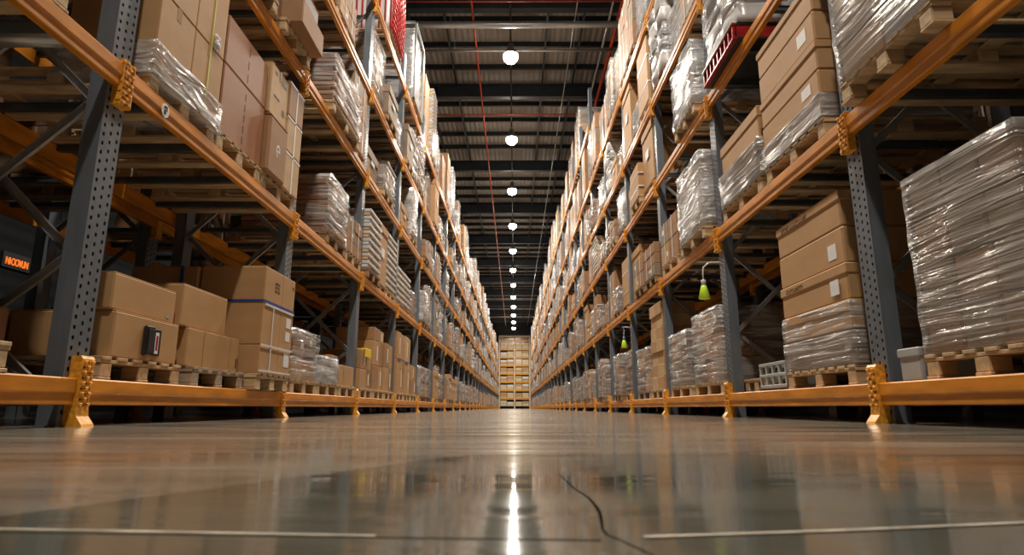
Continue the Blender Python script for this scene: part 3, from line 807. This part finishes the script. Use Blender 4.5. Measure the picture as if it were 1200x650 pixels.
# ---- right rack, bay -1 floor: big wrapped load
def big_wrapped(S, y0, y1, z0, z1, d, D, nlay, ny, label, filmm, mats, seed, lean=0, group='wrapped loads'):
    e = empty('wrapped_load', (X(S, d), (y0+y1)/2, z0), rot(S)); tag(e, label, 'wrapped load', group)
    L = y1-y0; H = z1-z0; rr = random.Random(seed)
    for a in range(nlay):
        for i in range(ny):
            b_ = MB(); ya = -L/2+L*i/ny; yb = -L/2+L*(i+1)/ny
            b_.box(-D+.02, -.012+rr.uniform(-.008, 0), ya+.008, yb-.004, H*a/nlay+.001, H*(a+1)/nlay-.012, rr.choice(mats), .008); b_.build('carton', e)
    wrap(e, D, L, H+.004, filmm, .007, seed=seed, n=18)
    return e
near_pallet(1, 2.9, 0, .8, 'pallet under the huge wrapped load at right edge', 'wood', 0)
near_pallet(1, 1.9, 0, .8, 'pallet at the right picture edge on the floor beam', 'wood', 0)
e = big_wrapped(1, 2.51, 3.29, Z, 1.35, .02, 1.1, 4, 3, 'huge load of grey-brown cartons in glossy streaked film, right edge', 'film_heavy', ['greybrown', 'brown'], 11)
q = MB(); q.box(.013, .018, -.39, -.0, 1.0, .0, 'label') if False else None
big_wrapped(1, 1.5, 2.3, Z, 1.3, .02, 1.1, 4, 3, 'wrapped carton load just outside the right picture edge', 'film_heavy', ['greybrown', 'brown'], 12)
o = ybox(1, 'lidded_crate', 3.36, 3.54, TOPS[0]+.001, .42, .02, .4, 'greybox', 'small pale grey lidded box between post and huge wrapped load', 'box', None, .008, flap=False, lid=.05)
# right rack floor bay 0: tower of lidded cartons
near_pallet(1, 4.48, 0, 1.0, 'pallet under the tall lidded carton tower, right rack', 'wood', .0)
tz = [Z, .6, .8, 1.05, 1.31, 1.57]
tn = ['bottom', 'second', 'middle', 'fourth', 'top']
for i in range(5):
    mk = [('shipping_label', .1, .21, .2, .62, 'label')] if i in (2, 3) else []
    if i == 0: mk = [('shipping_label', .04, .12, .4, .7, 'label')]
    m = 'greybrown' if i == 0 else 'tan'
    o = ybox(1, 'lidded_carton', 3.98+.006*i, 5.0, tz[i]+.001, tz[i+1]-.001, .02+.004*i, 1.08, m, 'wide lidded carton, %s of the five-carton tower on right' % tn[i], 'box', 'lidded cartons of the right floor tower', .012, flap=False, lid=.07 if i in (1, 2, 4) else .0, marks=mk)
    if i == 4: printed(o, 1, 1, 1, -.4, .19, .035, 16, x=.0085)
    if i == 2: printed(o, 1, 1, 1, -.4, .19, .03, 12, x=.0085)
    if i == 0: wrap(o, 1.06, 1.02, .225, 'film_heavy', .01, seed=5)
    if i == 1: wrap(o, 1.06, 1.02, .19, 'film', .008, seed=6)
# grey crate with window openings
b_ = MB(); L_ = .55
b_.box(-.4, -.02, -L_/2, L_/2, 0, .02, 'greybox', .004); b_.box(-.4, -.39, -L_/2, L_/2, .02, .24, 'greybox')
for z0_, z1_ in ((.02, .05), (.12, .145), (.215, .24)): b_.box(-.03, 0, -L_/2, L_/2, z0_, z1_, 'greybox', .003); b_.box(-.4, -.03, -L_/2, -L_/2+.02, z0_, z1_, 'greybox'); b_.box(-.4, -.03, L_/2-.02, L_/2, z0_, z1_, 'greybox')
for i in range(5):
    y = -L_/2+.015+(L_-.03)*i/4; b_.box(-.03, -.002, y-.013, y+.013, .02, .24, 'greybox', .003)
tag(b_.build('slatted_crate', None, (X(1, .03), 5.34, TOPS[0]+.001), PI), 'grey plastic crate with square openings beside lidded tower', 'crate')
near_pallet(1, 5.9, 0, .56, 'pallet set back behind the grey crate', 'wood', .1)
ybox(1, 'cardboard_carton', 5.42, 6.12, Z, 1.0, .6, 1.1, 'brown', 'shaded carton deep behind the grey crate', 'box')
# right first shelf
near_pallet(1, 4.42, 1, 1.0, 'pallet under the five-high lidded cartons, first right shelf'); near_pallet(1, 5.52, 1, 1.0, 'pallet under the tan-lidded carton and trays, first right shelf')
tz = [Z1, 2.26, 2.45, 2.68, 2.92, 3.17]
for i in range(5):
    mk = [('shipping_label', .12, .26, .3, .75, 'label')] if i in (1, 3) else []
    o = ybox(1, 'lidded_carton', 3.93, 4.91, tz[i]+.001, tz[i+1]-.001, -.05+.004*i, 1.02, 'greybrown' if i == 0 else 'tan', 'wide tan carton, %s of five stacked high on first right shelf' % tn[i], 'box', 'lidded cartons on first right shelf', .012, flap=False, lid=.06 if i in (2, 4) else 0, marks=mk)
    if i == 0: wrap(o, 1.06, .98, .18, 'film', .01, seed=15)
e = empty('wrapped_tray_stack', (X(1, -.05), 5.5, Z1), PI); tag(e, 'grey trays in wrap under the tan-lidded carton', 'tray stack')
for i in range(6):
    q = MB(); q.box(-1.0, 0, -.5, .5, i*.058, i*.058+.05, 'greybrown', .01); q.build('tray', e)
wrap(e, .98, 1.0, .35, 'film_heavy', .01, seed=19)
ybox(1, 'lidded_carton', 5.02, 5.98, Z1+.352, 2.74, -.03, .9, 'tan', 'tan carton with deep lid standing on the wrapped trays', 'box', None, .01, flap=False, lid=.1)
near_pallet(1, 3.1, 1, .86, 'splintery pallet sticking out over the first right shelf beam', 'wood', -.14)
big_wrapped(1, 2.66, 3.52, Z1, 3.1, -.13, 1.05, 4, 2, 'white-brown load in glossy film on first right shelf, top right', 'film_heavy', ['greybrown', 'white', 'tan2'], 21)
# bays further along, hand chosen
PL = [
 # S, level, yc, w, h, kind, v, pal, d
 (1, 0, 6.9, .98, .85, 'wrapped', 0, 'wood', -.04, 'streaky wrapped brown cartons behind second right post'),
 (1, 0, 8.1, .98, .65, 'wrapped', 1, 'wood', -.03, 'lower wrapped carton load beside the streaky brown one'),
 (1, 0, 10.35, .98, .7, 'wrapped', 4, 'wood_grey', -.04, 'grey wrapped load beside the plain carton tower'),
 (1, 1, 6.98, 1., .95, 'white', 1, 'wood', -.1, 'crinkled white wrapped load on first shelf past second right post'),
 (1, 1, 8.2, .9, .6, 'cartons', 2, 'wood', -.05, 'tan carton stack near third right post, first shelf'),
 (1, 2, 5.6, .96, 1., 'sacks', 1, 'wood', -.08, 'creased pale sack pile on the red-edged base'),
 (1, 2, 7.0, .9, .75, 'white', 2, 'wood', -.1, 'white wrapped box load on second right shelf'),
 (-1, 0, 6.35, .75, .5, 'wrapped', 2, 'wood', -.04, 'grey wrapped load just past the second left post'),
 (-1, 0, 7.15, .7, .3, 'white', 0, 'wood', -.04, 'low pale wrapped load past the second left post'),
 (-1, 2, 7.1, 1.2, .6, 'planks', 0, 'wood', -.1, 'reddish board pile half under film, second left shelf'),
 (-1, 2, 4.4, .8, .9, 'white', 1, 'wood', -.1, 'bright white film-wrapped load over the reddish cartons'),
]
for S, l, yc, w, h, kd, v, pal, d, lab in PL:
    if kd == 'sacks': add_load(S, yc, TOPS[l]+.19, w, h, kd, v, lab, True, d-.005); continue
    add_pallet(S, yc, TOPS[l]+.001, max(.8, round(w, 1)), pal, 'pallet under the '+lab if len(lab.split()) < 13 else 'pallet below '+lab, True, d)
    add_load(S, yc, TOPS[l]+PT+.002, w, h, kd, v, lab, True, d-.005)
b_ = MB(); b_.box(-1.1, -.04, -.46, .46, 0, .03, 'black', .005); b_.box(-1.1, -.04, -.46, .46, .15, .185, 'black', .005); b_.box(-.04, 0, -.46, .46, 0, .03, 'red', .005); b_.box(-.04, 0, -.46, .46, .15, .165, 'red', .004); b_.box(-.05, .005, -.46, .46, .166, .186, 'white', .005)
for i in range(9): b_.box(-.03, -.004, -.45+i*.109, -.45+i*.109+.03, .03, .15, 'red', .004)
b_.box(-.04, -.032, -.45, .45, .03, .15, 'red'); b_.box(-1.1, -1.07, -.45, .45, .03, .15, 'red')
for y in (-.45, .43): b_.box(-1.07, -.03, y, y+.02, .03, .15, 'red')
tag(b_.build('red_tray', None, (X(1, -.14), 5.6, TOPS[2]+.001), PI), 'glossy red ribbed tray under the pale sack pile, second right shelf', 'tray')
ybox(-1, 'dark_carton', 5.05, 5.66, TOPS[2]+PT+.001, TOPS[2]+PT+.25, -.22, .6, 'brown', 'brown carton overhanging the second left shelf', 'box', None, .01)
near_pallet(-1, 5.32, 2, .7, 'pallet under the overhanging brown carton, second left shelf', 'wood', -.1)
ybox(-1, 'white_carton', 5.05, 5.62, TOPS[2]+PT+.253, TOPS[2]+PT+.5, -.16, .5, 'white', 'white carton with pink strip on the overhanging brown carton', 'box', None, .01, marks=[('pink_strip', 0, 1, .93, .99, 'red')])
# plain carton tower, right floor bay 2
near_pallet(1, 9.35, 0, .8, 'pallet under the plain seven-high carton tower')
hz = (1.66-Z)/7
for i in range(7):
    for c in range(2):
        ybox(1, 'cardboard_carton', 8.98+c*.37, 9.345+c*.37, Z+hz*i+.001, Z+hz*(i+1)-.001, -.03+.01*((i*7+c*3) % 3), .5, 'tan2' if (i+c) % 2 else 'tan', 'plain carton in %s row of the slim right tower, %s column' % (ORD[i], ('near', 'far')[c]), 'box', 'cartons of the slim tower', .005)
# left floor bay 1 far slot + bay 2, 3: cartons
near_pallet(-1, 7.95, 0, .76, 'pallet under the single low carton, left floor level')
ybox(-1, 'cardboard_carton', 7.58, 8.28, Z, .62, -.03, .6, 'tan', 'single low tan carton before the third left post', 'box', marks=[('tape_line', .3, .32, 0, 1, 'brown')])
q = MB(); q.box(-.3, 0, -.16, .16, 0, .1, 'bluep', .01); q.box(-.29, -.01, -.15, .15, .1, .125, 'orange', .01)
tag(q.build('tool_tray', None, (X(-1, .1), 7.85, .624)), 'small blue and orange tray on the single low carton', 'tray')
def grid(S, y0, ys, z0, zs, d, D, m, base, group, skip=()):
    y = y0
    for c, w in enumerate(ys):
        z = z0
        for r_, h in enumerate(zs):
            if (c, r_) not in skip:
                ybox(S, 'cardboard_carton', y+.003, y+w-.003, z+.001, z+h-.001, d+.012*((c*5+r_*3) % 3), d+D, m[(c+r_) % len(m)], '%s, %s row, %s column' % (base, ORD[r_]+' from bottom' if False else ORD[r_], ORD[c]), 'box', group, .006, marks=[('shipping_label', .6, .75, .2, .8, 'label')] if (c+r_) % 2 else [])
            z += h
        y += w
for yc in (8.95, 9.8, 10.6): near_pallet(-1, yc, 0, .78, 'pallet beneath left cartons past third post, %s of three' % ('near', 'middle', 'far')[int((yc-8.9)/.8)])
grid(-1, 8.58, [.36, .36], Z, [.27, .27], -.04, .55, ['tan', 'brown'], 'carton in low pair stack past third left post', 'low carton stack')
grid(-1, 9.42, [.4, .4], Z, [.38, .38, .2], -.02, .6, ['brown', 'tan'], 'carton in mid stack past third left post', 'middle carton stack')
grid(-1, 10.24, [.38, .38], Z, [.4, .4], -.02, .6, ['tan', 'brown'], 'carton in stack before fourth left post', 'far carton stack')
q = MB(); q.box(-.5, 0, -.17, .17, 0, .02, 'yellow', .006)
vs = q.box(-.02, .0, -.17, .17, -.1, .0, 'yellow', .006)
tag(q.build('yellow_cover', None, (X(-1, -.065), 8.94, Z+.545)), 'bright yellow sheet folded over the low carton stack', 'sheet')
for yc in (11.6, 12.4, 13.2): near_pallet(-1, yc, 0, .78, 'pallet beneath the tall blue-strapped cartons, %s of three' % ('near', 'middle', 'far')[int((yc-11.5)/.8)])
grid(-1, 11.24, [.36, .36], Z, [.62, .5], -.04, .6, ['tan', 'tan'], 'tall carton of the blue-strapped stack past fourth left post', 'tall cartons')
grid(-1, 12.05, [.36, .36], Z, [.62, .5], -.04, .6, ['tan', 'tan2'], 'tall carton of the second blue-strapped stack', 'tall cartons behind')
q = MB(); q.box(0, .004, 11.24, 11.96, Z+.6, Z+.625, 'blue'); q.box(0, .004, 12.05, 12.77, Z+.6, Z+.625, 'blue')
tag(q.build('blue_strap', None, (-2.155, 0, 0)), 'blue strap line across the tall left cartons', 'strap')
grid(-1, 12.86, [.36, .36], Z, [.3, .3], -.04, .6, ['brown', 'tan'], 'small carton beyond the tall strapped stacks, left floor', 'small cartons')

# red and white netted load and tall framed load, fourth left shelf
near_pallet(-1, 9.9, 4, 1.1, 'pallet under the red netted load, fourth left shelf', 'wood', -.05)
e = empty('netted_load', (X(-1, -.06), 9.9, TOPS[4]+PT+.002)); tag(e, 'white load under red netting on the fourth left shelf', 'wrapped load')
q = MB(); random.seed(3); q.puff(-1., 0, -.5, .5, 0, 1.5, 'white', 8, .02); q.build('white_bag', e)
q = MB()
for i in range(9):
    y = -.5+i*.125
    q.tube([(.02, y, 0), (.03, y+.05, .75), (.02, y, 1.5)], .014, 'netred', 5)
for i in range(13): q.tube([(.03, -.52, .06+i*.12), (.035, 0, .1+i*.12), (.03, .52, .06+i*.12)], .014, 'netred', 5)
for i in range(9): q.tube([(-.1*i, -.53, 0), (-.1*i, -.53, 1.5)], .014, 'netred', 5)
q.build('red_net', e)
near_pallet(-1, 12.4, 4, 1.2, 'pallet under the tall framed white load', 'wood', -.05)
e = empty('framed_load', (X(-1, -.06), 12.4, TOPS[4]+PT+.002)); tag(e, 'tall white load inside a metal frame, fourth left shelf', 'wrapped load')
q = MB(); random.seed(8); q.puff(-1., -.03, -.55, .55, 0, 1.7, 'film_white', 8, .02); q.box(-.95, -.07, -.5, .5, 0, 1.6, 'white'); q.build('white_pack', e)
q = MB()
for y in (-.58, .58):
    for x in (0, -1.02): q.box(x-.02, x+.02, y-.02, y+.02, 0, 1.85, 'duct')
for z in (.02, 1.83):
    q.box(-.02, .02, -.6, .6, z-.02, z+.02, 'duct')
    for y in (-.58, .58): q.box(-1.04, 0, y-.02, y+.02, z-.02, z+.02, 'duct')
q.build('metal_frame', e)

# ------------------------------------------------------------------ lime hanging indicators
def indicator(y, x0, z, r, label, collar):
    e = empty('hanging_indicator', (0, 0, 0)); tag(e, label, 'indicator')
    q = MB()
    pts = [(X(1, -.004), y, z+.30), (X(1, -.06), y, z+.325), (X(1, -.16), y, z+.32), (x0+.01, y, z+.27), (x0, y, z+.2), (x0, y, z+.13)]
    q.tube(pts, .009, 'white', 8); q.build('curved_arm', e)
    q = MB(); q.lathe([(.024, .0), (.026, .05), (.02, .06)], collar, 14, (x0, y, z+.075)); q.build('collar', e)
    q = MB(); q.lathe([(.022, .08), (.03, .06), (.062, -.06), (.055, -.065)], 'lime', 18, (x0, y, z)); q.build('cone', e)
indicator(6.22, 1.97, 1.26, 1, 'lime green cone on a white curved arm at second right post', 'white')
indicator(11.45, 2.06, 1.26, 1, 'small lime green cone with blue collar at a farther right post', 'bluep')
# round sticker on the nearest first-shelf left beam
q = MB(); k = q.mi('label')
q.prism([(3.44+.04*math.cos(a), 1.88+.045*math.sin(a)) for a in [2*PI*i/20 for i in range(20)]], .0500, .0515, 'label', 'x')
q.tube([(.0515, 3.425, 1.9), (.0518, 3.45, 1.905), (.0518, 3.455, 1.885), (.0518, 3.43, 1.875), (.0518, 3.44, 1.855)], .006, 'ink', 6)
tag(q.build('round_sticker', None, (-2.2, 0, 0)), 'round white sticker with black curl on first left beam', 'sticker')
# orange lit lettering far behind the left rack
cu = bpy.data.curves.new('lettering', 'FONT'); cu.body = 'NI-OOVUN'; cu.size = .2; cu.extrude = .01; cu.space_character = .8
tx = bpy.data.objects.new('orange_lettering', cu); C.objects.link(tx)
dg = bpy.context.evaluated_depsgraph_get(); me = bpy.data.meshes.new_from_object(tx.evaluated_get(dg)); bpy.data.objects.remove(tx)
me.materials.clear(); me.materials.append(M['orangelit'])
q = MB(); q.box(-.03, 0, -.05, .72, -.06, .24, 'black', .005); sg = q.build('lit_sign', None, (-9.56, 11.05, 2.74)); tag(sg, 'small orange lettering glowing deep behind the left braces', 'sign')
lt = link('lettering', me, sg, (.012, 0, 0)); lt.rotation_euler = (PI/2, 0, PI/2); lt.scale = (.62, 1, 1)

# ------------------------------------------------------------------ generic rows
def rk(l, S, far):
    if l == 0: return random.choices(['wrapped', 'cartons', 'planks', 'bigbox', 'panels', 'white'], [38, 26, 12, 10, 4, 6])[0]
    if l == 4 or l == 5: return random.choices(['wrapped', 'cartons', 'white', 'sacks', 'panels', 'trays', 'bigbox'], [32, 14, 26, 8, 6, 10, 6])[0]
    return random.choices(['wrapped', 'cartons', 'trays', 'planks', 'panels', 'sacks', 'bigbox', 'white'], [30, 18, 14, 8, 4, 6, 6, 16])[0]
def rh(l, S):
    if l == 0: return random.choice([.7, .7, .8, .9])
    if l == 1: return random.choice([.5, .7, .9, 1., 1.1])
    if l == 2: return random.choice([.4, .6, .8, 1.])
    if l == 3: return random.choice([.5, .7, 1., 1.2])
    if l == 4: return random.choice([.9, 1.2, 1.6, 1.9]) if S == -1 else random.choice([1.1, 1.3, 1.4])
    return random.choice([1.2, 1.6, 1.9])
DONE = {(-1, -1, 0), (-1, 0, 0), (-1, 1, 0), (-1, 2, 0), (-1, 3, 0), (-1, -1, 1), (-1, 0, 1), (1, -1, 0), (1, 0, 0), (1, 1, 0), (1, 2, 0), (1, -1, 1), (1, 0, 1), (1, 1, 1), (1, 0, 2), (1, 1, 2), (-1, 0, 2), (-1, 2, 4), (-1, 3, 4)}
random.seed(20)
SPEC = {(-1, 2, 1): ['trays', 'bigbox', 'trays'], (-1, 3, 1): ['trays', 'trays', 'wrapped'], (-1, 1, 1): [None, 'planks', 'cartons'],
        (1, 3, 0): ['planks', 'wrapped', 'wrapped'], (1, 4, 0): ['wrapped', 'planks', 'wrapped'],
        (1, 2, 1): ['cartons', 'cartons', 'bigbox'], (1, 3, 1): ['panels', 'wrapped', 'cartons'], (1, 2, 2): ['bigbox', 'panels', 'cartons'],
        (1, 2, 3): ['panels', 'white', 'bigbox'], (1, 1, 3): ['cartons', 'white', 'sacks'], (-1, 1, 2): [None, None, 'cartons'], (-1, 2, 2): ['bigbox', 'wrapped', 'trays']}
for k in range(-1, NB-1):
    for S in (-1, 1):
        for l in range(nlev(S, k)):
            if (S, k, l) in DONE: continue
            if l == 5 and post_y(S, k) < 18: continue
            if l >= 3 and k < 1: continue                   # out of view overhead
            for s in range(3):
                if (S, k, l) in SPEC:
                    kd = SPEC[(S, k, l)][s]
                    if kd is None: continue
                else:
                    if random.random() < (.11 if l else .03): continue
                    kd = rk(l, S, k > 8)
                h = rh(l, S)
                random.seed(hash((k*131+S*17+l*7+s)) & 0xffff)
                slot_load(S, k, l, s, kd, h)
# loads in the back-to-back racks, cartons coloured dark for the shade there
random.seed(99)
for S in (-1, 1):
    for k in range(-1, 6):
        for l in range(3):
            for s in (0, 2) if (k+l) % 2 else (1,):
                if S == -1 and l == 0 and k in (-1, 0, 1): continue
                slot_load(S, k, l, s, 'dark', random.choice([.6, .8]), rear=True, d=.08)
for kind, L_ in STUFF.items():
    bm = bmesh.new(); mats = []
    for me, x, y, z, r_ in L_:
        t = bmesh.new(); t.from_mesh(me); T = Matrix.Translation((x, y, z)) @ Matrix.Rotation(r_, 4, 'Z'); bmesh.ops.transform(t, matrix=T, verts=t.verts)
        for m in me.materials:
            if m not in mats: mats.append(m)
        idx = [mats.index(m) for m in me.materials]
        for f in t.faces: f.material_index = idx[f.material_index]
        tmp = bpy.data.meshes.new('t'); t.to_mesh(tmp); t.free(); bm.from_mesh(tmp); bpy.data.meshes.remove(tmp)
    me = bpy.data.meshes.new(kind); bm.to_mesh(me); bm.free()
    for m in mats: me.materials.append(m)
    tag(link(KIND[kind][1], me), 'farthest %s toward the end of both racks' % KIND[kind][1].replace('_', ' ')+'s', KIND[kind][3], None, 'stuff')
if PALSTUFF:
    bm = bmesh.new(); mats = []
    for me, x, y, z, r_ in PALSTUFF:
        t = bmesh.new(); t.from_mesh(me); T = Matrix.Translation((x, y, z)) @ Matrix.Rotation(r_, 4, 'Z'); bmesh.ops.transform(t, matrix=T, verts=t.verts)
        for m in me.materials:
            if m not in mats: mats.append(m)
        idx = [mats.index(m) for m in me.materials]
        for f in t.faces: f.material_index = idx[f.material_index]
        tmp = bpy.data.meshes.new('t'); t.to_mesh(tmp); t.free(); bm.from_mesh(tmp); bpy.data.meshes.remove(tmp)
    me = bpy.data.meshes.new('pallets'); bm.to_mesh(me); bm.free()
    for m in mats: me.materials.append(m)
    tag(link('wooden_pallet', me), 'countless farther wooden pallets under the loads of all racks', 'pallet', None, 'stuff')

# ------------------------------------------------------------------ end rack across the aisle
er = empty('end_rack', (0, 87, 0)); tag(er, 'pale rack closing the far end of the aisle', 'pallet rack')
lv = [.3, 1.45, 2.6, 3.75, 4.9, 6.05, 7.2, 8.35, 9.6]
for x in (-2.15, .0, 2.15):
    q = MB(); q.box(x-.1, x+.1, 0, .12, 0, 10.0, 'cream'); q.build('post', er)
q = MB(); q.box(-2.24, 2.24, -.01, .13, 10.0, 10.25, 'cream'); q.build('top_rail', er)
for z in lv[1:]:
    for x in (-1.075, 1.075):
        q = MB(); q.box(x-.98, x+.98, -.04, .06, z-.22, z-.02, 'orange_rough'); q.build('beam', er)
q = MB(); q.box(-2.2, 2.2, 1.25, 1.3, 0, 10, 'black'); q.build('shade_back_panel', er)  # black sheet standing in for the shade in the gaps between loads
rr = random.Random(2)
for i, z in enumerate(lv[:-1]):
    for c, x in enumerate((-1.55, -.6, .6, 1.55)):
        h = rr.uniform(.5, .72); q = MB()
        q.box(-.44, .44, 0, 1.1, .0, h/2-.01, rr.choice(('cream', 'tan2')), .01); q.box(-.44, .44, .02, 1.1, h/2, h, rr.choice(('cream', 'cream', 'label', 'tan2')), .01)
        q.box(-.45, .45, -.01, 1.1, -.12 if i else -.05, -.001, 'cream')
        o = q.build('carton_load', None, (x, 87.0, z+.13 if i else z+.1))
        tag(o, 'tan carton load in end rack, %s level from floor, %s column' % (ORD[i], ORD[c]), 'carton stack', 'loads in the end rack')

# ------------------------------------------------------------------ camera, world, view
cam = bpy.data.cameras.new('camera'); co = bpy.data.objects.new('camera', cam); C.objects.link(co)
cam.sensor_width = 36; cam.lens = 713*36/1200; cam.clip_start = .02; cam.clip_end = 300
cam.dof.use_dof = True; cam.dof.focus_distance = 6.5; cam.dof.aperture_fstop = 7
co.location = (0, 0, .09); co.rotation_euler = (math.radians(90+12.1), 0, math.radians(.24))
bpy.context.scene.camera = co
w = bpy.data.worlds.new('world'); bpy.context.scene.world = w; w.use_nodes = True
w.node_tree.nodes['Background'].inputs[0].default_value = (.5, .6, .8, 1); w.node_tree.nodes['Background'].inputs[1].default_value = .004
vs = bpy.context.scene.view_settings
vs.view_transform = 'Standard'; vs.look = 'None'; vs.exposure = 0.08; vs.gamma = 1; vs.use_curve_mapping = False
print('PALLETS', npal, len(PALSTUFF), COUNT)
